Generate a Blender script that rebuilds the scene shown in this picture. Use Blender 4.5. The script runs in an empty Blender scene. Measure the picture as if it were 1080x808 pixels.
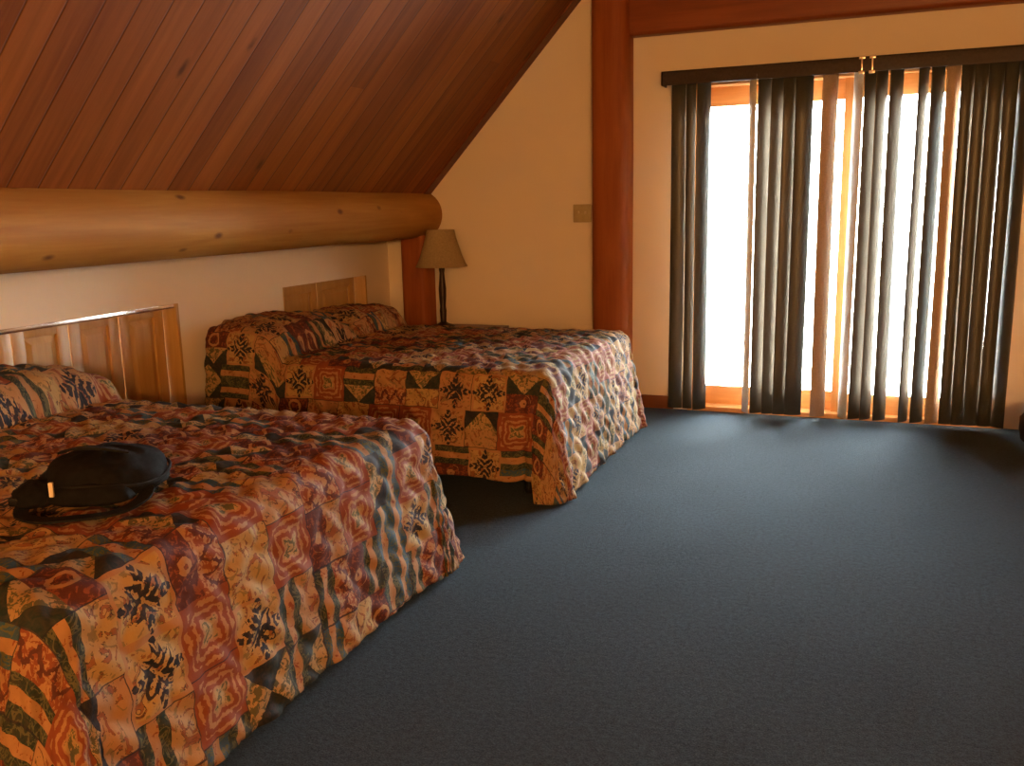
import bpy, bmesh, math, random
from mathutils import Vector, Matrix, noise

random.seed(7)
SC = bpy.context.scene
COL = SC.collection
PI = math.pi

# ------------------------------------------------------------------ node helper
class N:
    """A small wrapper that lets shader maths be written as expressions."""
    def __init__(self, nt, sock): self.nt, self.s = nt, sock
    def _op(self, op, *o):
        n = self.nt.nodes.new('ShaderNodeMath'); n.operation = op
        for i, v in enumerate((self,) + o):
            if isinstance(v, N): self.nt.links.new(v.s, n.inputs[i])
            else: n.inputs[i].default_value = v
        return N(self.nt, n.outputs[0])
    def __add__(s, o): return s._op('ADD', o)
    __radd__ = __add__
    def __mul__(s, o): return s._op('MULTIPLY', o)
    __rmul__ = __mul__
    def __sub__(s, o): return s._op('SUBTRACT', o)
    def __rsub__(s, o): return (s * -1.0) + o
    def __truediv__(s, o): return s._op('DIVIDE', o)
    def lt(s, o): return s._op('LESS_THAN', o)
    def gt(s, o): return s._op('GREATER_THAN', o)
    def abs(s): return s._op('ABSOLUTE')
    def floor(s): return s._op('FLOOR')
    def fract(s): return s._op('FRACT')
    def sin(s): return s._op('SINE')
    def cos(s): return s._op('COSINE')
    def sqrt(s): return s._op('SQRT')
    def pow(s, o): return s._op('POWER', o)
    def atan2(s, o): return s._op('ARCTAN2', o)
    def max(s, o): return s._op('MAXIMUM', o)
    def min(s, o): return s._op('MINIMUM', o)
    def clamp(s): return s.max(0.0).min(1.0)

class Mat:
    def __init__(self, name):
        self.m = bpy.data.materials.new(name); self.m.use_nodes = True
        self.nt = self.m.node_tree
        self.bsdf = self.nt.nodes['Principled BSDF']
        self.out = self.nt.nodes['Material Output']
    def put(self, key, v):
        i = self.bsdf.inputs[key]
        if hasattr(v, 'nt'): self.nt.links.new(v.s, i)
        elif isinstance(v, (tuple, list)): i.default_value = tuple(v) + ((1,) if len(v) == 3 else ())
        else: i.default_value = v
    def coord(self, kind='Object'):
        n = self.nt.nodes.new('ShaderNodeTexCoord'); return N(self.nt, n.outputs[kind])
    def mapping(self, vec, scale=(1, 1, 1), loc=(0, 0, 0), rot=(0, 0, 0)):
        n = self.nt.nodes.new('ShaderNodeMapping')
        n.inputs['Scale'].default_value = scale; n.inputs['Location'].default_value = loc; n.inputs['Rotation'].default_value = rot
        self.nt.links.new(vec.s, n.inputs['Vector']); return N(self.nt, n.outputs[0])
    def sep(self, vec):
        n = self.nt.nodes.new('ShaderNodeSeparateXYZ'); self.nt.links.new(vec.s, n.inputs[0])
        return [N(self.nt, o) for o in n.outputs]
    def comb(self, x, y, z=0.0):
        n = self.nt.nodes.new('ShaderNodeCombineXYZ')
        for i, v in enumerate((x, y, z)):
            if isinstance(v, N): self.nt.links.new(v.s, n.inputs[i])
            else: n.inputs[i].default_value = v
        return N(self.nt, n.outputs[0])
    def noise(self, vec, scale=5, detail=3, rough=.55, dist=0.0):
        n = self.nt.nodes.new('ShaderNodeTexNoise')
        n.inputs['Scale'].default_value = scale; n.inputs['Detail'].default_value = detail
        n.inputs['Roughness'].default_value = rough; n.inputs['Distortion'].default_value = dist
        if vec is not None: self.nt.links.new(vec.s, n.inputs['Vector'])
        return N(self.nt, n.outputs['Fac'])
    def white(self, vec):
        n = self.nt.nodes.new('ShaderNodeTexWhiteNoise'); n.noise_dimensions = '3D'
        self.nt.links.new(vec.s, n.inputs['Vector']); return N(self.nt, n.outputs['Value'])
    def voronoi(self, vec, scale=5, out='Distance', rnd=1.0):
        n = self.nt.nodes.new('ShaderNodeTexVoronoi'); n.inputs['Scale'].default_value = scale
        n.inputs['Randomness'].default_value = rnd
        self.nt.links.new(vec.s, n.inputs['Vector']); return N(self.nt, n.outputs[out])
    def mix(self, f, a, b, blend='MIX'):
        n = self.nt.nodes.new('ShaderNodeMix'); n.data_type = 'RGBA'; n.blend_type = blend
        for k, v in ((0, f), (6, a), (7, b)):
            if isinstance(v, N): self.nt.links.new(v.s, n.inputs[k])
            elif isinstance(v, (tuple, list)): n.inputs[k].default_value = tuple(v) + (1,)
            else: n.inputs[k].default_value = v
        return N(self.nt, n.outputs[2])
    def ramp(self, f, stops):
        n = self.nt.nodes.new('ShaderNodeValToRGB'); e = n.color_ramp.elements
        while len(e) < len(stops): e.new(.5)
        for el, (p, c) in zip(e, stops): el.position = p; el.color = tuple(c) + (1,)
        self.nt.links.new(f.s, n.inputs[0]); return N(self.nt, n.outputs[0])
    def bump(self, h, strength=.3, dist=.01):
        n = self.nt.nodes.new('ShaderNodeBump'); n.inputs['Strength'].default_value = strength; n.inputs['Distance'].default_value = dist
        self.nt.links.new(h.s, n.inputs['Height']); self.nt.links.new(n.outputs[0], self.bsdf.inputs['Normal'])

# ------------------------------------------------------------------ materials
def m_plain(name, color, rough=.6, metal=0.0, spec=.5, var=.06, scale=30, bump=0.0, bscale=200):
    M = Mat(name); co = M.coord()
    n = M.noise(co, scale, 3)
    d = tuple(max(0, c * (1 - var * 2)) for c in color); l = tuple(min(1, c * (1 + var * 2)) for c in color)
    M.put('Base Color', M.ramp(n, [(.3, d), (.7, l)]))
    M.put('Roughness', rough); M.put('Metallic', metal); M.put('Specular IOR Level', spec)
    if bump: M.bump(M.noise(co, bscale, 2), bump, .002)
    return M.m

def m_wood(name, light, dark, axis=1, ring=9, rough=.4, knots=3.0, knotcol=(.09, .03, .012), spec=.35, coat=0.0, knot_r=.09, offset=(0, 0, 0)):
    """Pine: streaks along one axis, dark knots."""
    M = Mat(name); co = M.coord()
    sc = [ring, ring, ring]; sc[axis] = ring * .09
    st = M.noise(M.mapping(co, sc, offset), 1.6, 4, .55, .6)
    sc2 = [ring * 6] * 3; sc2[axis] = ring * .3
    fine = M.noise(M.mapping(co, sc2), 1.5, 3, .6)
    big = M.noise(co, 1.1, 2)
    f = (st * .62 + fine * .22 + big * .16)
    c = M.ramp(f, [(.36, dark), (.5, tuple((a + b) / 2 for a, b in zip(light, dark))), (.64, light)])
    ks = [knots] * 3; ks[axis] = knots * .55
    wob = M.noise(co, 14, 2) * .5
    kd = M.voronoi(M.mapping(co, ks, offset), 1.0) + (wob * .06 - .015)
    kf = (1.0 - (kd - knot_r * .45) / (knot_r * .75)).clamp()
    c = M.mix(kf * .85, c, knotcol)
    M.put('Base Color', c); M.put('Roughness', rough); M.put('Specular IOR Level', spec)
    if coat: M.put('Coat Weight', coat); M.put('Coat Roughness', .25)
    M.bump(fine, .12, .003)
    return M.m

def m_planks(name, light, dark, width=.135):
    """Tongue-and-groove boards that run up the slope; boards are counted along Y."""
    M = Mat(name); co = M.coord(); x, y, z = M.sep(co)
    yy = y / width
    row = yy.floor(); fr = yy.fract()
    rnd = M.white(M.comb(row, 3.3, 1.7)); rnd2 = M.white(M.comb(row, 9.1, 4.2))
    along = x * 1.455 + rnd2 * 7.0
    brd = (along / 9.0).floor()
    rnd3 = M.white(M.comb(row, brd, 2.2))
    v = M.comb(along * .9, y * 13.0, rnd * 40.0)
    st = M.noise(v, 1.5, 4, .55, .5)
    v2 = M.comb(along * 3.0, y * 70.0, rnd * 11.0)
    fine = M.noise(v2, 1.3, 3, .6)
    f = st * .5 + fine * .16 + rnd3 * .24 + .05
    c = M.ramp(f, [(.3, dark), (.5, tuple((a + b) / 2 for a, b in zip(light, dark))), (.72, light)])
    kd = M.voronoi(M.comb(along * 2.2, y * 5.2, rnd * 20.0), 1.0) + (M.noise(co, 20, 2) * .08 - .04)
    kf = (1.0 - (kd - .05) / .07).clamp()
    c = M.mix(kf * .8, c, tuple(d * .35 for d in dark))
    edge = fr.min(1.0 - fr) * width
    gr = 1.0 - (edge / .006).clamp()
    c = M.mix(gr * .75, c, tuple(d * .25 for d in dark))
    M.put('Base Color', c); M.put('Roughness', .6); M.put('Specular IOR Level', .18)
    M.bump((1.0 - gr) * 1.0 + fine * .06, .5, .006)
    return M.m

def m_wall(name, color, rough=.85):
    M = Mat(name); co = M.coord()
    n = M.noise(co, 3, 2)
    M.put('Base Color', M.mix(n, tuple(c * .96 for c in color), color)); M.put('Roughness', rough); M.put('Specular IOR Level', .25)
    M.bump(M.noise(co, 90, 3, .6), .12, .004)
    return M.m

def m_carpet(name):
    M = Mat(name); co = M.coord()
    a = M.noise(co, 190, 3, .75); b = M.noise(co, 60, 3, .6); w = M.noise(co, 2.2, 3, .5)
    f = a * .62 + b * .3 + w * .08
    M.put('Base Color', M.ramp(f, [(.33, CARPET_D), (.66, CARPET_L)]))
    M.put('Roughness', .95); M.put('Specular IOR Level', .1)
    M.put('Sheen Weight', .07); M.put('Sheen Roughness', .3); M.put('Sheen Tint', (.75, .87, 1.0))
    M.bump(a * .6 + b * .4, .9, .006)
    return M.m
CARPET_D = (.011, .017, .022); CARPET_L = (.060, .085, .102)

def m_quilt(name, shift=(0, 0)):
    """Printed patchwork: medallions, triangles, vine bars, rings. Laid out in cloth metres (UV)."""
    M = Mat(name); uv = M.coord('UV'); U, V, _ = M.sep(uv)
    wob = M.noise(uv, 9, 2) ; wob2 = M.noise(M.mapping(uv, (1, 1, 1), (5, 3, 0)), 9, 2)
    U = U + shift[0] + (wob - .5) * .016; V = V + shift[1] + (wob2 - .5) * .016
    A = .172
    r = (V / A); row = r.floor(); t = r.fract()
    off = M.white(M.comb(row, 1.3, .7))
    q = U / A + off; colm = q.floor(); s = q.fract()
    h = M.white(M.comb(colm, row, 5.1)); hb = M.white(M.comb(colm, row, 8.7))
    nz = M.noise(M.mapping(uv, (1, 1, 1)), 55, 3, .6, 1.0)
    nz2 = M.noise(M.mapping(uv, (1, 1, 1), (9, 2, 0)), 26, 2, .5, 2.0)
    vine = (nz2 - .5).abs().lt(.045)
    TAN, GOLD, PEACH = (.39, .235, .085), (.43, .265, .075), (.37, .185, .07)
    RED, MAR, GRN, TEAL, NAVY, OLV = (.22, .05, .018), (.085, .02, .014), (.014, .028, .02), (.02, .07, .10), (.008, .012, .02), (.09, .09, .036)
    tan = M.mix(hb, TAN, M.mix(hb.gt(.5), GOLD, PEACH))
    nz3 = M.noise(M.mapping(uv, (1, 1, 1), (2, 7, 0)), 17, 3, .6, 2.5)
    tan = M.mix(nz2.gt(.60) * .55, tan, OLV)
    tan = M.mix((nz3.gt(.58)) * .75, tan, RED)
    tan = M.mix((nz3 - .58).abs().lt(.012) * .8, tan, NAVY)
    cs = s - .5; ct = t - .5
    rad = (cs * cs + ct * ct).sqrt(); ang = ct.atan2(cs)
    boxd = cs.abs().max(ct.abs())
    # red medallion: scalloped rings inside a red frame
    rr = (rad * .6 + boxd * .4) + (ang * 4.0).cos() * .035 + (nz2 - .5) * .14 + (nz - .5) * .05
    ringm = (rr * 46.0).sin().gt(.25)
    med = M.mix(ringm, RED, PEACH)
    med = M.mix(rr.lt(.15), med, M.mix(nz.gt(.5), TAN, OLV))
    med = M.mix((boxd.gt(.40)) * (cs.abs() + ct.abs()).gt(.58), med, RED)
    # dark flower cross on tan
    pet = .34 + (ang * 4.0).cos() * .07 + (ang * 8.0).cos() * .08
    fl = rad.lt(pet) * (((cs.abs() - ct.abs()).abs() * 38.0 + nz2 * 9.0).sin().gt(-.45))
    flo = M.mix(fl, M.mix(boxd.gt(.44), tan, PEACH), NAVY)
    # half blocks
    t2 = (t * 2.0); half = t2.floor(); tt = t2.fract()
    g = M.white(M.comb(colm * 3.1 + half, row, 2.9)); gb = M.white(M.comb(colm, row * 2.0 + half, 6.6))
    dct = tt - .5
    up = M.mix(gb.gt(.5), tt, 1.0 - tt)  # colour socket carries a grey value
    upv = N(M.nt, up.s)
    tri = ((s - .5).abs() * 2.0).lt(upv * 1.0)
    trib = M.mix(tri, M.mix(gb, GRN, NAVY), M.mix(nz.gt(.52), TAN, OLV))
    vb = M.mix(vine, M.mix(gb.gt(.6), GRN, TEAL), OLV)
    bars = M.mix(dct.abs().lt(.17), vb, M.mix(nz.gt(.6), PEACH, RED))
    zig = (((s * 3.0).fract() - .5).abs() * 1.1 - tt + .25 + (nz2 - .5) * .9).abs().lt(.13)
    zg = M.mix(zig, M.mix(nz.gt(.5), PEACH, RED), MAR)
    r2 = ((cs * 2.0) * (cs * 2.0) + dct * dct).sqrt()
    ring = ((r2 * 14.0 + ct.atan2(cs * 1.0) + nz2 * 2.5).sin().gt(.45)) * r2.lt(.46)
    rg = M.mix(ring, M.mix(nz.gt(.55), MAR, RED), PEACH)
    half_c = M.mix(g.gt(.26), trib, M.mix(g.gt(.56), bars, M.mix(g.gt(.66), zg, M.mix(g.gt(.78), rg, tan))))
    c = M.mix(h.gt(.19), med, M.mix(h.gt(.38), flo, half_c))
    # thin dark outlines between some blocks
    ed = (.5 - cs.abs()).lt(.018) * hb.gt(.55)
    ed2 = (.5 - ct.abs()).lt(.018) * h.gt(.6)
    c = M.mix(ed.max(ed2) * .85, c, NAVY)
    c = M.mix((nz - .35).clamp() * .45, c, (.24, .115, .045))
    M.put('Base Color', c); M.put('Roughness', .75); M.put('Specular IOR Level', .25)
    M.bump(M.noise(uv, 260, 2) * .5 + nz2 * .5, .25, .004)
    return M.m

def m_glass(name):
    M = Mat(name); nt = M.nt; nt.nodes.remove(M.bsdf)
    tr = nt.nodes.new('ShaderNodeBsdfTransparent'); gl = nt.nodes.new('ShaderNodeBsdfGlossy'); mx = nt.nodes.new('ShaderNodeMixShader')
    fr = nt.nodes.new('ShaderNodeFresnel'); fr.inputs['IOR'].default_value = 1.45
    tr.inputs['Color'].default_value = (.96, .98, .97, 1); gl.inputs['Roughness'].default_value = .01
    nt.links.new(fr.outputs[0], mx.inputs[0]); nt.links.new(tr.outputs[0], mx.inputs[1]); nt.links.new(gl.outputs[0], mx.inputs[2])
    nt.links.new(mx.outputs[0], M.out.inputs['Surface'])
    return M.m

MT = dict(
    wall=m_wall('wall_paint', (.84, .73, .57)),
    carpet=m_carpet('blue_carpet'),
    ceil=m_planks('ceiling_boards', (.31, .096, .015), (.15, .036, .006)),
    log=m_wood('peeled_log', (.45, .226, .046), (.32, .135, .025), 1, 7, .6, 6.5, spec=.18, knot_r=.11),
    post=m_wood('red_timber', (.36, .105, .022), (.25, .06, .013), 2, 9, .55, 3.2, spec=.2),
    header=m_wood('header_timber', (.30, .08, .018), (.20, .047, .011), 0, 8, .42, 3.0),
    rake=m_wood('rake_trim', (.17, .045, .014), (.11, .026, .008), 0, 8, .45, 2.0),
    pine=m_wood('cabinet_pine', (.54, .33, .11), (.44, .235, .068), 2, 10, .4, 5.0, knot_r=.05, spec=.35, coat=.25),
    pine_h=m_wood('cabinet_pine_rail', (.54, .33, .11), (.44, .235, .068), 1, 10, .4, 5.0, knot_r=.03, spec=.35, coat=.25),
    doorwood=m_wood('door_pine', (.78, .42, .16), (.62, .28, .09), 0, 9, .4, 3.0, knot_r=.05),
    doorwood_v=m_wood('door_pine_upright', (.78, .42, .16), (.62, .28, .09), 2, 9, .4, 3.0, knot_r=.05),
    strip=m_plain('bright_metal', (.93, .92, .9), .16, .95, .5, .02),
    basebd=m_wood('baseboard_wood', (.22, .07, .02), (.14, .04, .013), 0, 10, .45, 2.0),
    vane_shaded=m_plain('vane_cloth_shaded', (.066, .068, .060), .42, 0, .55, .05, 120),  # dark copy of the vane cloth, backlit shade put into the colour
    vane_lit=m_plain('vane_cloth_lit', (.50, .38, .285), .8, 0, .2, .05, 120),  # tan copy of the same cloth, light put into the colour
    vane_pale=m_plain('vane_pale', (.78, .79, .76), .7, 0, .3, .05, 120, .2, 500),  # window glare on two vanes put into the colour; bulb shares it
    valance=m_plain('valance_brown', (.05, .034, .026), .55, 0, .3, .08, 60),
    clip=m_plain('clear_clip', (.9, .75, .6), .12, .3, .6, .03),
    cord=m_plain('cord', (.7, .62, .5), .7),
    plate=m_plain('almond_plate', (.44, .36, .19), .4, 0, .4, .04),
    toggle=m_plain('almond_toggle', (.52, .44, .26), .35, 0, .4, .04),
    shade=m_plain('linen_shade', (.36, .28, .15), .85, 0, .2, .07, 90, .3, 300),
    brass=m_plain('dark_bronze', (.05, .03, .022), .4, .5, .4, .1),
    stand=m_wood('nightstand_wood', (.14, .05, .02), (.08, .028, .014), 0, 9, .35, 2.0),
    metal=m_plain('black_steel', (.03, .03, .032), .45, .6),
    ticking=m_plain('mattress_ticking', (.6, .55, .48), .85),
    maroon=m_plain('maroon_cover', (.10, .02, .022), .85, 0, .2, .1),
    bag=m_plain('black_nylon', (.006, .0055, .0055), .85, 0, .2, .2, 60, .35, 420),
    web=m_plain('black_webbing', (.008, .0075, .007), .75, 0, .25, .2, 200, .4, 700),
    plastic=m_plain('black_plastic', (.012, .012, .013), .25, 0, .5),
    tagm=m_plain('cream_tag', (.85, .72, .5), .4, 0, .4, .03),
    stool=m_plain('dark_upholstery', (.035, .024, .02), .8, 0, .2, .15, 80, .3, 400),
    quilt=m_quilt('patchwork_quilt'),
    quilt_b=m_quilt('patchwork_quilt_near', (.07, .05)),
    glass=m_glass('door_glass'),
)

# ------------------------------------------------------------------ mesh helpers
def bm_box(bm, lo, hi, bev=0.0, mi=0, seg=2):
    lo, hi = Vector(lo), Vector(hi)
    r = bmesh.ops.create_cube(bm, size=1.0)
    for v in r['verts']: v.co = Vector([lo[i] + (v.co[i] + .5) * (hi[i] - lo[i]) for i in range(3)])
    fs = {f for v in r['verts'] for f in v.link_faces}
    for f in fs: f.material_index = mi
    if bev:
        es = {e for v in r['verts'] for e in v.link_edges}
        bmesh.ops.bevel(bm, geom=list(es), offset=bev, segments=seg, profile=.6, affect='EDGES', material=mi)
    return bm

def bm_lathe(bm, prof, seg=32, center=(0, 0, 0)):
    rings = []
    for r, z in prof:
        if r < 1e-5: rings.append([bm.verts.new((center[0], center[1], center[2] + z))])
        else: rings.append([bm.verts.new((center[0] + r * math.cos(2 * PI * k / seg), center[1] + r * math.sin(2 * PI * k / seg), center[2] + z)) for k in range(seg)])
    for a, b in zip(rings, rings[1:]):
        for k in range(seg):
            k2 = (k + 1) % seg
            if len(a) == 1 and len(b) == 1: continue
            if len(a) == 1: bm.faces.new((a[0], b[k2], b[k]))
            elif len(b) == 1: bm.faces.new((a[k], a[k2], b[0]))
            else: bm.faces.new((a[k], a[k2], b[k2], b[k]))
    return bm

def bm_sweep(bm, pts, sect, up=Vector((0, 0, 1)), closed=False, cap=True, scale=None):
    """Sweep a 2-D section (list of (a,b)) along points."""
    pts = [Vector(p) for p in pts]; n = len(pts); rings = []
    for i, p in enumerate(pts):
        if closed: t = pts[(i + 1) % n] - pts[i - 1]
        else: t = pts[min(i + 1, n - 1)] - pts[max(i - 1, 0)]
        t.normalize(); u = up - t * up.dot(t)
        if u.length < 1e-4: u = Vector((1, 0, 0)) - t * t.x
        u.normalize(); w = t.cross(u); k = scale[i] if scale else 1.0
        rings.append([bm.verts.new(p + w * a * k + u * b * k) for a, b in sect])
    m = len(sect)
    for i in range(n if closed else n - 1):
        A, B = rings[i], rings[(i + 1) % n]
        for j in range(m): bm.faces.new((A[j], A[(j + 1) % m], B[(j + 1) % m], B[j]))
    if cap and not closed:
        bm.faces.new(rings[0][::-1]); bm.faces.new(rings[-1])
    return bm

def circ(r, n=10, sq=1.0): return [(r * math.cos(2 * PI * k / n), r * sq * math.sin(2 * PI * k / n)) for k in range(n)]

def obj(name, bm, mats, parent=None, loc=None, smooth=False, angle=None):
    bmesh.ops.recalc_face_normals(bm, faces=bm.faces)
    me = bpy.data.meshes.new(name); bm.to_mesh(me); bm.free()
    for m in (mats if isinstance(mats, (list, tuple)) else [mats]): me.materials.append(m)
    o = bpy.data.objects.new(name, me); COL.objects.link(o)
    if smooth:
        for p in me.polygons: p.use_smooth = True
        if angle is not None: me.set_sharp_from_angle(angle=math.radians(angle))
    if parent: o.parent = parent
    if loc: o.location = loc
    return o

def box_obj(name, boxes, mat, parent=None, bev=.004, loc=None):
    bm = bmesh.new()
    for lo, hi in boxes: bm_box(bm, lo, hi, bev)
    return obj(name, bm, mat, parent, loc, smooth=bool(bev), angle=40)

def tag(o, label=None, cat=None, group=None, kind=None):
    if label: o['label'] = label
    if cat: o['category'] = cat
    if group: o['group'] = group
    if kind: o['kind'] = kind
    return o

def thing(name, label, cat, loc=(0, 0, 0), rz=0.0, group=None, kind=None):
    o = bpy.data.objects.new(name, None); o.empty_display_size = .1; COL.objects.link(o)
    o.location = loc; o.rotation_euler = (0, 0, rz)
    return tag(o, label, cat, group, kind)

# ------------------------------------------------------------------ camera (calibrated from vanishing points)
H = 1.33
F = 956.0
Yc = Vector((925 - 540, 210 - 404, F)).normalized()
Zc = -Vector((648 - 540, 5331 - 404, F)); Zc = (Zc - Yc * Zc.dot(Yc)).normalized()
Xc = Yc.cross(Zc)
if Xc.x < 0: Xc = -Xc
right = Vector((Xc.x, Yc.x, Zc.x)); down = Vector((Xc.y, Yc.y, Zc.y)); fwd = Vector((Xc.z, Yc.z, Zc.z))
cam = bpy.data.cameras.new('camera'); co = bpy.data.objects.new('camera', cam); COL.objects.link(co)
R = Matrix((right, -down, -fwd)).transposed()
co.matrix_world = Matrix.Translation((0, 0, H)) @ R.to_4x4()
cam.sensor_width = 36; cam.sensor_fit = 'HORIZONTAL'; cam.lens = F * 36 / 1080; cam.clip_start = .02
SC.camera = co

# ------------------------------------------------------------------ room shell
W = -3.27; D = 5.82; XR = 3.4; YF = -3.2
SL = 1.058
def cz(x): return 1.443 + (x + 2.905) * SL
XRIDGE = .1; ZR = cz(XRIDGE)

def struct(name, bm, mat, label, cat, **k):
    return tag(obj(name, bm, mat, **k), label, cat, kind='structure')

bm = bmesh.new(); bm_box(bm, (W - .1, YF, -.1), (XR + .1, D + .02, 0))
struct('floor', bm, MT['carpet'], 'dark slate blue wall to wall carpet', 'floor')

# left knee wall with two cabinet openings
CAB = [(2.42, 3.64, .12, .888), (4.53, 5.495, .12, .888)]
bm = bmesh.new(); T = .12; prev = YF
for y0, y1, z0, z1 in CAB:
    bm_box(bm, (W - T, prev, 0), (W, y0, 1.42))
    bm_box(bm, (W - T, y0, 0), (W, y1, z0)); bm_box(bm, (W - T, y0, z1), (W, y1, 1.42)); prev = y1
bm_box(bm, (W - T, prev, 0), (W, D, 1.42))
struct('wall_left', bm, MT['wall'], 'low off white knee wall under the log beam', 'wall')

# back wall with door opening
DX0, DX1, DZ1 = -1.09, .74, 2.06
bm = bmesh.new(); zt = ZR + .2
bm_box(bm, (W - T, D, 0), (DX0, D + .16, zt)); bm_box(bm, (DX1, D, 0), (XR + T, D + .16, zt)); bm_box(bm, (DX0, D, DZ1), (DX1, D + .16, zt))
struct('wall_back', bm, MT['wall'], 'warm cream end wall around the patio door', 'wall')
bm = bmesh.new(); bm_box(bm, (W - T, YF - T, 0), (XR + T, YF, zt))
struct('wall_front', bm, MT['wall'], 'cream wall behind the viewpoint', 'wall')
bm = bmesh.new(); bm_box(bm, (XR, YF, 0), (XR + T, D, 1.42))
struct('wall_right', bm, MT['wall'], 'cream knee wall on the side out of view', 'wall')

# sloped board ceiling
bm = bmesh.new()
def slab(xa, za, xb, zb, th=.1):
    v = [bm.verts.new(p) for p in ((xa, YF, za), (xb, YF, zb), (xb, D, zb), (xa, D, za), (xa, YF, za + th), (xb, YF, zb + th), (xb, D, zb + th), (xa, D, za + th))]
    for q in ((0, 1, 2, 3), (4, 7, 6, 5), (0, 4, 5, 1), (2, 6, 7, 3), (1, 5, 6, 2), (0, 3, 7, 4)): bm.faces.new([v[k] for k in q])
slab(-2.99, cz(-2.99), XRIDGE, ZR); slab(XRIDGE, ZR, XR, ZR - (XR - XRIDGE) * SL * 1.0)
bm_box(bm, (W - .1, YF, 1.40), (-2.94, D, 1.46))
struct('ceiling', bm, MT['ceil'], 'sloped reddish brown board ceiling rising from the log', 'ceiling')

# rake trim along ceiling / back wall
bm = bmesh.new()
def rake(x0, x1, y0, y1, drop):
    v = []
    for x in (x0, x1):
        for y in (y0, y1):
            v.append(bm.verts.new((x, y, cz(x) - drop))); v.append(bm.verts.new((x, y, cz(x) + .02)))
    for q in ((0, 1, 3, 2), (4, 6, 7, 5), (0, 4, 5, 1), (2, 3, 7, 6), (0, 2, 6, 4), (1, 5, 7, 3)): bm.faces.new([v[k] for k in q])
rake(-2.93, XRIDGE, D - .10, D, .012)
struct('trim_1', bm, MT['rake'], 'dark wooden strip where the sloped ceiling meets the end wall', 'trim')

# log purlin
bm = bmesh.new(); n = 40; pts = []; sc = []
for i in range(61):
    y = YF + (D - YF) * i / 60
    pts.append((-2.985 + .006 * noise.noise((0, y * .9, 2)), y, 1.292 + .005 * noise.noise((5, y * .8, 1)))); sc.append(1 + .025 * noise.noise((3, y * 1.1, 7)))
bm_sweep(bm, pts, circ(.163, n), scale=sc)
struct('log_beam', bm, MT['log'], 'peeled round log beam running under the ceiling slope', 'log beam', smooth=True, angle=50)

def superpost(cx, cy, hx, hy, z0, z1, p=3.2, seg=40):
    bm = bmesh.new(); rings = []
    zs = [z0 + (z1 - z0) * i / 24 for i in range(25)]
    for z in zs:
        ring = []
        for k in range(seg):
            a = 2 * PI * k / seg; c, s = math.cos(a), math.sin(a)
            wv = 1 + .02 * noise.noise((c * 2, s * 2, z * 1.3 + cx))
            ring.append(bm.verts.new((cx + hx * wv * math.copysign(abs(c) ** (2 / p), c), cy + hy * wv * math.copysign(abs(s) ** (2 / p), s), z)))
        rings.append(ring)
    for A, B in zip(rings, rings[1:]):
        for k in range(seg): bm.faces.new((A[k], A[(k + 1) % seg], B[(k + 1) % seg], B[k]))
    bm.faces.new(rings[0][::-1]); bm.faces.new(rings[-1])
    return bm
struct('timber_post', superpost(-1.58, D - .045, .122, .13, 0, 3.05), MT['post'], 'reddish timber post standing against the end wall beside the patio door', 'post', smooth=True, angle=50)
struct('corner_post', superpost(-2.975, D - .10, .098, .095, 0, 1.15, 5), MT['post'], 'short reddish post under the end of the log beam', 'post', smooth=True, angle=50)
bm = bmesh.new()
bm_box(bm, (-1.60, D - .10, 2.345), (2.4, D + .02, 2.66), .03, seg=3)
struct('header_beam', bm, MT['header'], 'horizontal reddish timber above the patio door', 'beam', smooth=True, angle=50)
bm = bmesh.new()
for a, b in ((-2.87, -1.705), (-1.455, DX0 - .09), (DX1 + .09, XR)): bm_box(bm, (a, D - .016, 0), (b, D + .005, .085), .004)
struct('baseboard_back', bm, MT['basebd'], 'narrow reddish wooden baseboard on the end wall', 'baseboard', smooth=True, angle=40)

# ------------------------------------------------------------------ patio door
dr = thing('door_1', 'pine framed sliding glass patio door glowing with daylight', 'patio door', (0, D, 0), kind='structure')
def rect_frame(x0, x1, z0, z1, w, y0, y1, wt=None, wb=None):
    wt = wt or w; wb = wb or w
    up = [((x0, y0, z0), (x0 + w, y1, z1)), ((x1 - w, y0, z0), (x1, y1, z1))]
    hz = [((x0 + w, y0, z1 - wt), (x1 - w, y1, z1)), ((x0 + w, y0, z0), (x1 - w, y1, z0 + wb))]
    return up, hz
u, h = rect_frame(DX0, DX1, 0, DZ1, .035, -.012, .16, .03, .03)
box_obj('door_jamb', u, MT['doorwood_v'], dr); box_obj('door_head', h, MT['doorwood'], dr)
for nm, x0, x1, y0 in (('fixed_panel', DX0 + .035, -.147, .10), ('sliding_panel', -.205, DX1 - .035, .05)):
    u, h = rect_frame(x0, x1, .03, DZ1 - .03, .058, y0, y0 + .042, .115, .12)
    p = box_obj(nm, u, MT['doorwood_v'], dr)
    box_obj('rail', h, MT['doorwood'], p)
    bm = bmesh.new(); bm_box(bm, (x0 + .06, y0 + .018, .14), (x1 - .06, y0 + .024, DZ1 - .14))
    obj('glass_pane', bm, MT['glass'], p)
    if nm == 'sliding_panel':
        hb = bmesh.new(); bm_box(hb, (x1 - .05, y0 - .035, .92), (x1 - .03, y0 - .02, 1.14), .005)
        for z in (.94, 1.10): bm_box(hb, (x1 - .047, y0 - .025, z), (x1 - .033, y0, z + .02))
        obj('handle', hb, MT['metal'], p)

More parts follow.
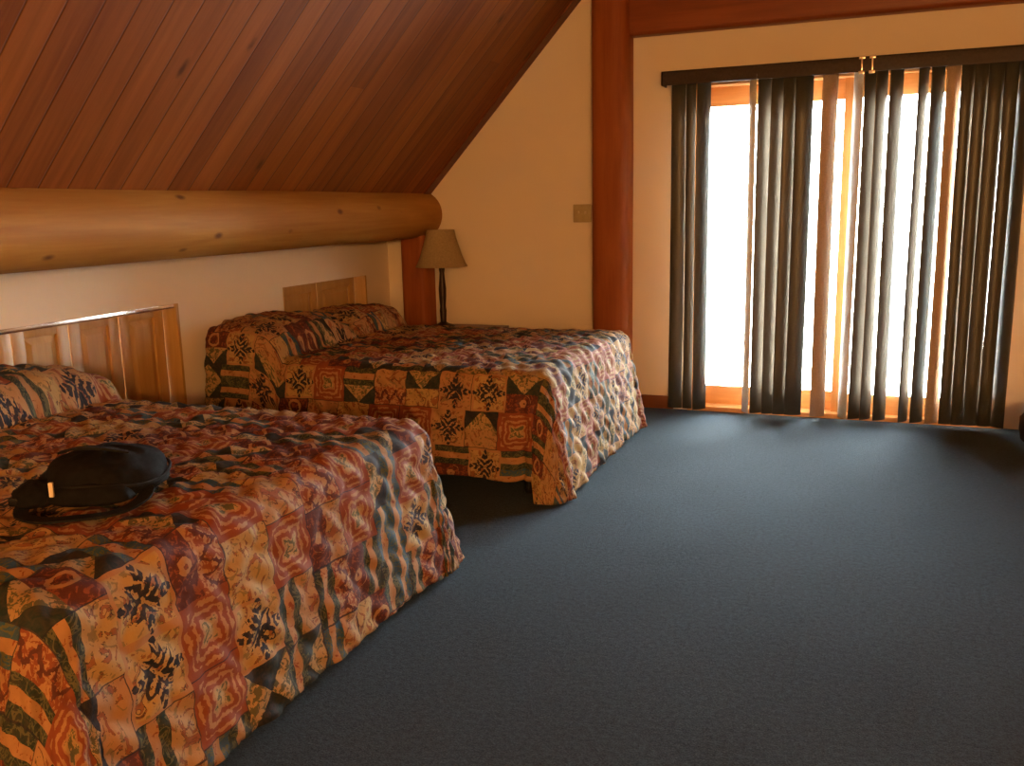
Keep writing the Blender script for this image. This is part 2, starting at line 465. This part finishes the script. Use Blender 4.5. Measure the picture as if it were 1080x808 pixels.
# ------------------------------------------------------------------ vertical blind
bl = thing('vertical_blind', 'dark vertical blind half drawn over the bright patio door', 'blind', (0, D, 0))
bm = bmesh.new()
VX0, VX1 = -1.258, .88
bm_box(bm, (VX0, -.118, 2.035), (VX1, -.106, 2.118), .003)
bm_box(bm, (VX0, -.118, 2.035), (VX0 + .012, 0, 2.118), .003); bm_box(bm, (VX1 - .012, -.118, 2.035), (VX1, 0, 2.118), .003)
bm_box(bm, (VX0, -.118, 2.108), (VX1, 0, 2.118), .003)
tag(obj('valance', bm, MT['valance'], bl, smooth=True, angle=40), 'dark brown valance strip')
bm = bmesh.new(); bm_box(bm, (VX0 + .02, -.095, 2.062), (VX1 - .02, -.055, 2.10), .004)
obj('head_rail', bm, MT['valance'], bl, smooth=True, angle=40)
for cx in (-.117, -.062):
    bm = bmesh.new(); bm_box(bm, (cx - .017, -.123, 2.104), (cx + .017, -.105, 2.122), .003); bm_box(bm, (cx - .017, -.123, 2.024), (cx + .017, -.105, 2.040), .003)
    bm_box(bm, (cx - .004, -.121, 2.035), (cx + .004, -.117, 2.11), .001)
    tag(obj('valance_clip', bm, MT['clip'], bl, smooth=True, angle=40), 'shiny plastic clip')
def vane(cx, ang, wd=.1, mat='vane_shaded', y=-.075, z0=.025, z1=2.065, sag=.012, tilt=0.0):
    bm = bmesh.new(); n = 10; th = .0012; ca, sa = math.cos(math.radians(ang)), math.sin(math.radians(ang))
    F_, B_ = [], []
    for zi in range(9):
        z = z0 + (z1 - z0) * zi / 8; fr, br = [], []
        for k in range(n + 1):
            q = k / n * 2 - 1; lx = q * wd / 2; ly = -sag * (1 - q * q)
            wob = .002 * math.sin(z * 2.1 + cx * 17)
            for lst, dy in ((fr, 0), (br, th)):
                X, Y = lx, ly + dy
                lst.append(bm.verts.new((cx + X * ca - Y * sa + wob + tilt * (z1 - z), y + X * sa + Y * ca, z)))
        F_.append(fr); B_.append(br)
    for i in range(8):
        for k in range(n):
            f = bm.faces.new((F_[i][k], F_[i][k + 1], F_[i + 1][k + 1], F_[i + 1][k])); f.material_index = 0; f.smooth = True
            f = bm.faces.new((B_[i][k + 1], B_[i][k], B_[i + 1][k], B_[i + 1][k + 1])); f.material_index = 1; f.smooth = True
        for k in (0, n):
            f = bm.faces.new((F_[i][k], B_[i][k], B_[i + 1][k], F_[i + 1][k])) ; f.material_index = 1
    for i in (0, 8):
        for k in range(n): bm.faces.new((F_[i][k], F_[i][k + 1], B_[i][k + 1], B_[i][k])).material_index = 1
    back = 'vane_lit' if mat == 'vane_shaded' else 'vane_shaded'
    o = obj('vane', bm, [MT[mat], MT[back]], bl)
    if mat == 'vane_lit': tag(o, 'vane with its lit look put into a tan colour')
    return o
T_ = 'vane_lit'
T_ = 'vane_lit'; P_ = 'vane_pale'
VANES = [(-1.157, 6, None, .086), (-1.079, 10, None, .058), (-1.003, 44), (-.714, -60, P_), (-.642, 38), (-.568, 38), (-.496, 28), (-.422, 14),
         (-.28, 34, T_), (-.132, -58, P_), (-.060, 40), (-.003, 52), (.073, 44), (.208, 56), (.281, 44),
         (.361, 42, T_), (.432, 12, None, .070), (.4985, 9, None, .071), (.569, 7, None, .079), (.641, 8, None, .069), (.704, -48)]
for v in VANES: vane(v[0], v[1], mat=(v[2] if len(v) > 2 else None) or 'vane_shaded', wd=v[3] if len(v) > 3 else .1)

# ------------------------------------------------------------------ wall switch
sw = thing('light_switch', 'almond double switch plate on the end wall beside the timber post', 'switch', (-1.80, D, 1.28))
bm = bmesh.new(); bm_box(bm, (-.062, -.007, -.058), (.062, 0, .058), .004); obj('plate', bm, MT['plate'], sw, smooth=True, angle=40)
for x in (-.024, .024):
    bm = bmesh.new(); bm_box(bm, (x - .006, -.018, -.004), (x + .006, -.006, .014), .002); obj('toggle', bm, MT['toggle'], sw, smooth=True, angle=40)

# ------------------------------------------------------------------ knee wall cabinets
def cabinet(y0, y1, z0, z1, doors, label, strip):
    t = thing('storage_cabinet', label, 'cabinet', (W, y0, z0), group='cupboards built into the knee wall')
    L = y1 - y0; Hh = z1 - z0; dep = .085
    bm = bmesh.new()
    for lo, hi in (((-dep - .03, 0, 0), (.004, .018, Hh)), ((-dep - .03, L - .018, 0), (.004, L, Hh)), ((-dep - .03, .018, 0), (.004, L - .018, .018))): bm_box(bm, lo, hi, .002)
    obj('frame', bm, MT['pine'], t, smooth=True, angle=40)
    w = (L - .036) / doors
    for k in range(doors):
        a = .018 + k * w + .002; b = .018 + (k + 1) * w - .002; zb, zt_ = .02, Hh - .003
        bm = bmesh.new(); st = .062; x0, x1 = -dep - .02, -dep
        bm_box(bm, (x0, a, zb), (x1, a + st, zt_), .003); bm_box(bm, (x0, b - st, zb), (x1, b, zt_), .003)
        bm_box(bm, (x0, a + st, zb), (x1, b - st, zb + st), .003); bm_box(bm, (x0, a + st, zt_ - st), (x1, b - st, zt_), .003)
        d = obj('door', bm, MT['pine'], t, smooth=True, angle=40)
        bm = bmesh.new(); bm_box(bm, (x0, a + st - .004, zb + st - .004), (x0 + .006, b - st + .004, zt_ - st + .004))
        # raised field with sloped shoulders
        ya, yb, za, zc = a + st + .004, b - st - .004, zb + st + .004, zt_ - st - .004; s_ = .03
        lo = [bm.verts.new(p) for p in ((x0 + .006, ya, za), (x0 + .006, yb, za), (x0 + .006, yb, zc), (x0 + .006, ya, zc))]
        hi = [bm.verts.new(p) for p in ((x1 - .003, ya + s_, za + s_), (x1 - .003, yb - s_, za + s_), (x1 - .003, yb - s_, zc - s_), (x1 - .003, ya + s_, zc - s_))]
        for i in range(4): bm.faces.new((lo[i], lo[(i + 1) % 4], hi[(i + 1) % 4], hi[i]))
        bm.faces.new(hi)
        obj('panel', bm, MT['pine'], d)
    if strip:
        bm = bmesh.new(); bm_box(bm, (-.012, .02, Hh - .021), (.003, L - .03, Hh - .001), .0015)
        tag(obj('metal_strip', bm, MT['strip'], t, smooth=True, angle=60), 'bright shiny strip along the top edge')
    return t
cabinet(*CAB[0], 4, 'pine cupboard with a shiny top strip, set in the knee wall behind the nearer bed', True)
cabinet(*CAB[1], 2, 'smaller pine cupboard set in the knee wall behind the farther bed', False)

# ------------------------------------------------------------------ beds
def quilt_relief(u, v):
    a = math.sin(PI * u / .085 + .9 * math.sin(2 * PI * v / .17)); b = math.sin(PI * v / .105 + .9 * math.sin(2 * PI * u / .17))
    return .015 * (abs(a) * abs(b)) ** .8

def make_bed(label, xh, xf, y0, y1, group):
    t = thing('bed', label, 'bed', ((xh + xf) / 2, (y0 + y1) / 2, 0), group=group)
    hx, hy = (xf - xh) / 2 - .06, (y1 - y0) / 2 - .04
    bm = bmesh.new(); bm_box(bm, (-hx, -hy, .36), (hx, hy, .555), .035, seg=3); obj('mattress', bm, MT['ticking'], t, smooth=True, angle=50)
    bm = bmesh.new(); bm_box(bm, (-hx, -hy, .15), (hx, hy, .355), .015); obj('box_spring', bm, MT['maroon'], t, smooth=True, angle=50)
    bm = bmesh.new()
    for s in (-1, 1):
        bm_box(bm, (-hx + .02, s * (hy - .03) - .015, .11), (hx - .02, s * (hy - .03) + .015, .148), .002)
        bm_box(bm, (s * (hx - .03) - .015, -hy + .05, .11), (s * (hx - .03) + .015, hy - .05, .148), .002)
    obj('bed_frame', bm, MT['metal'], t)
    for sx in (-1, 1):
        for sy in (-1, 1):
            bm = bmesh.new(); bm_lathe(bm, [(0, 0), (.022, 0), (.024, .012), (.016, .02), (.016, .11), (0, .11)], 16, (sx * (hx - .08), sy * (hy - .06), 0)); obj('leg', bm, MT['metal'], t, smooth=True, angle=40)
    return t

def bedspread(label, xh, xf, y0, y1, zt, pillows, mat, fl_side, fl_foot, hem_side, hem_foot, hem_corner, seed, group, pleat=.03, fl_foot2=None):
    r = .075; rnd = random.Random(seed)
    ph = [rnd.uniform(0, 6.28) for _ in range(8)]
    X0, X1, Y0, Y1 = xh, xf - r, y0 + r, y1 - r
    step = .0135; nx = int((X1 - X0) / step); ny = int((Y1 - Y0) / step)
    def bulge(x, y):
        h = 0.0
        for (px, py, a, b, hh, yaw) in pillows:
            dx, dy = x - px, y - py; c, s = math.cos(yaw), math.sin(yaw)
            dx, dy = dx * c + dy * s, -dx * s + dy * c
            if dx < 0: dx *= .25
            q = 1 - abs(dx / a) ** 2.6; w = 1 - abs(dy / b) ** 3.4
            if q > 0 and w > 0: h = max(h, hh * q ** .55 * w ** .5)
        return h
    def top(x, y):
        k = (y - Y0) / (Y1 - Y0)
        z = zt + bulge(x, y) + .006 * noise.noise((x * 3, y * 3, seed)) + .01 * math.sin(PI * k) 
        return z
    bm = bmesh.new(); uvl = bm.loops.layers.uv.new('UVMap'); uvs = {}
    def V(p, uv):
        v = bm.verts.new(p); uvs[v] = uv; return v
    G = []
    for i in range(nx + 1):
        x = X0 + (X1 - X0) * i / nx
        G.append([V((x, Y0 + (Y1 - Y0) * j / ny, top(x, Y0 + (Y1 - Y0) * j / ny)), (x, Y0 + (Y1 - Y0) * j / ny)) for j in range(ny + 1)])
    for i in range(nx):
        for j in range(ny): bm.faces.new((G[i][j], G[i + 1][j], G[i + 1][j + 1], G[i][j + 1]))
    cols = []; nc = 26
    for i in range(nx + 1): cols.append((G[i][0], 0.0, -1.0, -PI / 2))
    for k in range(1, nc): a = -PI / 2 + PI / 2 * k / nc; cols.append((G[nx][0], math.cos(a), math.sin(a), a))
    for j in range(ny + 1): cols.append((G[nx][j], 1.0, 0.0, 0.0))
    for k in range(1, nc): a = PI / 2 * k / nc; cols.append((G[nx][ny], math.cos(a), math.sin(a), a))
    for i in range(nx, -1, -1): cols.append((G[i][ny], 0.0, 1.0, PI / 2))
    nt = 44; rings = []
    arc = 0.0; last = None
    for ci, (bv, dx, dy, a) in enumerate(cols):
        bx, by, bz = bv.co
        f2 = abs(math.cos(a)); cor = math.sin(2 * abs(a)) if True else 0
        kf = (by - Y0) / (Y1 - Y0)
        flf = fl_foot + ((fl_foot2 if fl_foot2 is not None else fl_foot) - fl_foot) * kf
        fl = math.radians(fl_side * (1 - f2) + flf * f2 + 5 * cor)
        hem = hem_side * (1 - f2) + hem_foot * f2
        # the corner hangs lower; so does the cloth just next to it along the foot
        near = max(0.0, 1 - min(abs(bx - X1) if abs(dy) > .99 else 0, 9) / .13) if abs(dy) > .99 else 1.0
        if abs(dx) > .99: near = max(0.0, 1 - min(by - Y0, Y1 - by) / .3)
        hem = hem + (hem_corner - hem) * near ** 1.5 if abs(dx) > .02 or near > 0 else hem
        if abs(dy) > .99: hem = hem_side
        q = r * PI / 2
        send = max(.02, (bz - r - hem) / math.cos(fl)); L = q + send
        pos_s = bx if abs(dy) > .99 else (by if abs(dx) > .99 else 9.3 + a * .25)
        column = [bv]
        for k in range(1, nt + 1):
            t = L * k / nt
            if t < q: o = r * math.sin(t / r); z = bz - r * (1 - math.cos(t / r)); kk = 0
            else: s = t - q; o = r + s * math.sin(fl); z = bz - r - s * math.cos(fl); kk = s / send
            wv = (.5 + .5 * abs(dy)) * .8 * .011 * math.sin(2 * PI * pos_s / .31 + ph[0]) + (.5 + .5 * abs(dy)) * .006 * math.sin(2 * PI * pos_s / .47 + ph[1]) + (.4 + .6 * abs(dy)) * .005 * math.sin(2 * PI * pos_s / .19 + ph[2])
            o += wv * kk ** 1.2 * (1.0 + .6 * cor)
            # folded corner: the side panel ends in a pleat just before the corner
            if abs(dy) > .99 or cor > 0:
                dist = (X1 + .0 - bx) if abs(dy) > .99 else -r * (a + PI / 2 if dy < 0 else PI / 2 - a) * 1.6
                g = dist - .045
                if pleat and dy < 0: o -= pleat * math.exp(-(g / .018) ** 2) * min(1, kk * 2.2)
                if pleat and dy < 0 and g > 0: o += pleat * .5 * math.exp(-(g / .09)) * min(1, kk * 2)
            uvk = (uvs[bv][0] + dx * t, uvs[bv][1] + dy * t)
            column.append(V((bx + dx * o, by + dy * o, z), uvk))
        rings.append(column)
    for A, B in zip(rings, rings[1:]):
        for k in range(nt):
            q = [A[k], A[k + 1], B[k + 1], B[k]]
            if q[0] is q[3]: q = q[:3]
            bm.faces.new(q)
    # head edge: hangs down behind the pillows
    prev = [G[0][j] for j in range(ny + 1)]
    for s in range(1, 10):
        row = [V((X0 - .012 * min(s, 2), Y0 + (Y1 - Y0) * j / ny, G[0][j].co.z - .03 * s), (X0 - .03 * s, Y0 + (Y1 - Y0) * j / ny)) for j in range(ny + 1)]
        for j in range(ny): bm.faces.new((prev[j], prev[j + 1], row[j + 1], row[j]))
        prev = row
    for f in bm.faces:
        for l in f.loops: l[uvl].uv = uvs[l.vert]
    bmesh.ops.recalc_face_normals(bm, faces=bm.faces)
    if G[nx // 2][ny // 2].normal.z < 0 or sum(f.normal.z for f in G[nx // 2][ny // 2].link_faces) < 0: bmesh.ops.reverse_faces(bm, faces=bm.faces)
    bm.normal_update()
    for v in bm.verts:
        u_, v_ = uvs[v]; v.co += v.normal * quilt_relief(u_, v_)
    me = bpy.data.meshes.new('bedspread'); bm.to_mesh(me); bm.free(); me.materials.append(mat)
    for p in me.polygons: p.use_smooth = True
    o = bpy.data.objects.new('bedspread', me); COL.objects.link(o)
    md = o.modifiers.new('thick', 'SOLIDIFY'); md.thickness = .008; md.offset = -1
    return tag(o, label, 'bedspread', group)

FB = dict(xh=-3.215, xf=-1.325, y0=3.76, y1=5.25)
NB = dict(xh=-3.215, xf=-1.44, y0=1.15, y1=2.83)
make_bed('bed farther from the camera, between the nearer bed and the patio door wall', group='two matching beds', **FB)
make_bed('bed nearest the camera, with the black bag lying on its spread', group='two matching beds', **NB)
bedspread('patchwork quilted bedspread on the farther bed, its foot end lit by daylight', **FB, zt=.588,
          pillows=[(-3.0, 4.12, .22, .44, .175, .0), (-3.02, 4.98, .20, .38, .135, .05)],
          mat=MT['quilt'], fl_side=8, fl_foot=9, hem_side=.10, hem_foot=.025, hem_corner=.012, seed=3, group='patchwork bedspreads')
bedspread('patchwork quilted bedspread on the nearer bed, under the black bag', **NB, zt=.588,
          pillows=[(-3.0, 1.65, .22, .40, .165, .0), (-3.03, 2.42, .18, .39, .16, .06)],
          mat=MT['quilt_b'], fl_side=16, fl_foot=6, hem_side=.06, hem_foot=.05, hem_corner=.03, seed=11, group='patchwork bedspreads', pleat=.02)

# ------------------------------------------------------------------ nightstand and lamp
ns = thing('nightstand', 'dark wooden nightstand in the corner behind the farther bed', 'nightstand', (-2.60, 5.625, 0))
box_obj('top', [((-.27, -.175, .50), (.27, .175, .525))], MT['stand'], ns)
box_obj('body', [((-.25, -.145, .09), (-.23, .16, .50)), ((.23, -.145, .09), (.25, .16, .50)), ((-.23, .14, .09), (.23, .16, .50)), ((-.23, -.145, .09), (.23, .14, .11))], MT['stand'], ns, .002)
for z in (.12, .31):
    d = box_obj('drawer', [((-.225, -.16, z), (.225, -.135, z + .175))], MT['stand'], ns)
    bm = bmesh.new(); bm_lathe(bm, [(0, 0), (.006, 0), (.006, .012), (.014, .018), (.012, .026), (0, .028)], 16)
    bmesh.ops.rotate(bm, verts=bm.verts, cent=(0, 0, 0), matrix=Matrix.Rotation(PI / 2, 3, 'X'))
    obj('knob', bm, MT['brass'], d, (0, -.16, z + .105), smooth=True)
for sx in (-1, 1):
    for sy in (-1, 1): box_obj('leg', [((sx * .225 - .02, sy * .12 - .02, 0), (sx * .225 + .02, sy * .12 + .02, .09))], MT['stand'], ns, .002)

lp = thing('table_lamp', 'unlit table lamp with a flared tan shade and slim dark stem', 'lamp', (-2.745, 5.62, .525))
bm = bmesh.new(); bm_lathe(bm, [(0, 0), (.075, 0), (.078, .008), (.07, .016), (.04, .024), (.022, .036), (0, .036)], 32); obj('base', bm, MT['brass'], lp, smooth=True, angle=40)
bm = bmesh.new(); bm_lathe(bm, [(0, -.06), (.018, -.06), (.024, .05), (.02, .08), (.024, .14), (.026, .20), (.02, .26), (.016, .31), (.02, .33), (.02, .35), (0, .35)], 24); obj('stem', bm, MT['brass'], lp, (0, 0, .065), smooth=True, angle=50)
bm = bmesh.new(); prof = [(.178, .352), (.165, .372), (.145, .42), (.122, .49), (.104, .55), (.095, .60)]
bm_lathe(bm, prof + [(p[0] - .003, p[1]) for p in prof[::-1]] + [prof[0]], 40)
sh = obj('lamp_shade', bm, MT['shade'], lp, (0, 0, .065), smooth=True, angle=50)
bm = bmesh.new()
for a in range(3): bm_sweep(bm, [(0, 0, .585), (.095 * math.cos(a * 2.094), .095 * math.sin(a * 2.094), .592)], circ(.002, 6))
obj('spider', bm, MT['brass'], sh)
bm = bmesh.new(); bm_lathe(bm, [(0, .35), (.013, .35), (.014, .39), (.02, .40), (.03, .44), (.03, .46), (.018, .49), (0, .495)], 20); obj('bulb', bm, MT['vane_pale'], lp, (0, 0, .065), smooth=True, angle=50)

# ------------------------------------------------------------------ bag on the nearer bed
bg = thing('shoulder_bag', 'soft black bag with straps lying on the nearer bed', 'bag', (-1.845, 1.70, .606), math.radians(26)); bg.scale = (.87, .9, .92)
def blob(rx, ry, rz, c, p=2.4, seed=1, amp=.06, n1=40, n2=22, flat=.55):
    bm = bmesh.new(); rings = []
    for j in range(n2 + 1):
        b = -PI / 2 + PI * j / n2; cb, sb = math.cos(b), math.sin(b)
        if j in (0, n2):
            rings.append([bm.verts.new((c[0], c[1], c[2] + rz * sb * (flat if sb < 0 else 1)))]); continue
        ring = []
        for k in range(n1):
            a = 2 * PI * k / n1; ca, sa = math.cos(a), math.sin(a)
            e = lambda v, q: math.copysign(abs(v) ** (2 / q), v)
            w = 1 + amp * noise.noise((ca * 1.8 + seed, sa * 1.8, sb * 2.2)) + amp * .5 * noise.noise((ca * 5 + seed, sa * 5, sb * 6))
            ring.append(bm.verts.new((c[0] + rx * e(ca, p) * e(cb, p) * w, c[1] + ry * e(sa, p) * e(cb, p) * w, c[2] + rz * e(sb, p) * w * (flat if sb < 0 else 1))))
        rings.append(ring)
    for A, B in zip(rings, rings[1:]):
        for k in range(n1):
            k2 = (k + 1) % n1
            if len(A) == 1: bm.faces.new((A[0], B[k2], B[k]))
            elif len(B) == 1: bm.faces.new((A[k], A[k2], B[0]))
            else: bm.faces.new((A[k], A[k2], B[k2], B[k]))
    return bm
obj('bag_body', blob(.18, .165, .092, (0.015, .035, .056), 2.05, 2, .10), MT['bag'], bg, smooth=True)
obj('front_pocket', blob(.12, .045, .042, (0.02, -.105, .04), 2.4, 5, .08), MT['bag'], bg, smooth=True)
obj('side_pouch', blob(.06, .06, .045, (-.135, -.085, .04), 2.6, 8, .1), MT['bag'], bg, smooth=True)
bm = bmesh.new(); ring = []
for k in range(48):
    a = 2 * PI * k / 48; ring.append((.015 + .183 * math.copysign(abs(math.cos(a)) ** .95, math.cos(a)), .035 + .166 * math.copysign(abs(math.sin(a)) ** .95, math.sin(a)), .068 + .008 * math.sin(3 * a)))
bm_sweep(bm, ring, circ(.005, 8), closed=True); obj('zipper_piping', bm, MT['web'], bg, smooth=True)
def strap(pts, w=.017, th=.003, name='strap', n=36):
    P = [Vector(p) for p in pts]; out = []
    for i in range(n + 1):
        u = i / n * (len(P) - 1); k = min(int(u), len(P) - 2); f = u - k
        p0, p1, p2, p3 = P[max(k - 1, 0)], P[k], P[k + 1], P[min(k + 2, len(P) - 1)]
        out.append(.5 * ((2 * p1) + (p2 - p0) * f + (2 * p0 - 5 * p1 + 4 * p2 - p3) * f * f + (3 * p1 - p0 - 3 * p2 + p3) * f ** 3))
    bm = bmesh.new(); bm_sweep(bm, out, [(-w, -th), (w, -th), (w, th), (-w, th)]); return obj(name, bm, MT['web'], bg, smooth=True, angle=50)
strap([(-.165, -.06, .04), (-.16, -.14, .012), (-.09, -.19, .008), (0, -.195, .010), (.11, -.165, .012), (.165, -.09, .03), (.15, -.02, .06)], .02)
strap([(-.10, .02, .135), (-.05, -.02, .155), (.03, -.03, .158), (.10, .0, .135)], .012, .003, 'grab_handle')
bm = bmesh.new(); bm_box(bm, (-.195, -.135, .03), (-.15, -.105, .055), .006); obj('buckle', bm, MT['plastic'], bg, smooth=True, angle=40)
bm = bmesh.new(); bm_box(bm, (-.075, -.146, .055), (-.063, -.136, .095), .002); tag(obj('zipper_pull', bm, MT['tagm'], bg, smooth=True, angle=40), 'cream zipper pull')

# ------------------------------------------------------------------ footstool at the frame edge
fs = thing('footstool', 'dark rounded footstool cut off by the photo edge beside the blind', 'footstool', (1.04, 5.27, 0))
bm = bmesh.new(); bm_lathe(bm, [(0, .06), (.24, .06), (.275, .075), (.285, .13), (.28, .19), (.255, .225), (.2, .245), (.1, .25), (0, .25)], 48); obj('cushion', bm, MT['stool'], fs, smooth=True)
for a in range(4):
    bm = bmesh.new(); bm_lathe(bm, [(0, 0), (.016, 0), (.024, .06), (0, .06)], 14, (.18 * math.cos(a * PI / 2 + .8), .18 * math.sin(a * PI / 2 + .8), 0)); obj('leg', bm, MT['stand'], fs, smooth=True, angle=40)

# ------------------------------------------------------------------ light
w = bpy.data.worlds.new('daylight'); SC.world = w; w.use_nodes = True
nt = w.node_tree; bgN = nt.nodes['Background']; bgN.inputs[1].default_value = 30.0
tc = nt.nodes.new('ShaderNodeTexCoord'); sx = nt.nodes.new('ShaderNodeSeparateXYZ'); nt.links.new(tc.outputs['Generated'], sx.inputs[0])
mr = nt.nodes.new('ShaderNodeMapRange'); mr.inputs['From Min'].default_value = -1; mr.inputs['From Max'].default_value = 1; nt.links.new(sx.outputs[2], mr.inputs[0])
cr = nt.nodes.new('ShaderNodeValToRGB'); e = cr.color_ramp.elements      # overcast sky, brighter overhead, over pale ground
e[0].position = .46; e[0].color = (.42, .42, .40, 1); e[1].position = 1.0; e[1].color = (1.30, 1.42, 1.52, 1)
m_ = e.new(.5); m_.color = (.52, .545, .55, 1)
nt.links.new(mr.outputs[0], cr.inputs[0]); nt.links.new(cr.outputs[0], bgN.inputs[0])
def lamp(name, loc, power, color, radius):
    l = bpy.data.lights.new(name, 'POINT'); l.energy = power; l.color = color; l.shadow_soft_size = radius
    o = bpy.data.objects.new(name, l); COL.objects.link(o); o.location = loc; return o
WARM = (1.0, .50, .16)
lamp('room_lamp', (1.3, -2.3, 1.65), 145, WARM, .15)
lamp('bedside_lamp', (-2.1, -.2, 1.75), 6, WARM, .12)

SC.view_settings.view_transform = 'Standard'; SC.view_settings.look = 'None'
SC.view_settings.gamma = 1.0; SC.view_settings.use_curve_mapping = False; SC.view_settings.exposure = 1.65
SC.cycles.use_denoising = True
SC.cycles.max_bounces = 10; SC.cycles.diffuse_bounces = 5; SC.cycles.transparent_max_bounces = 12
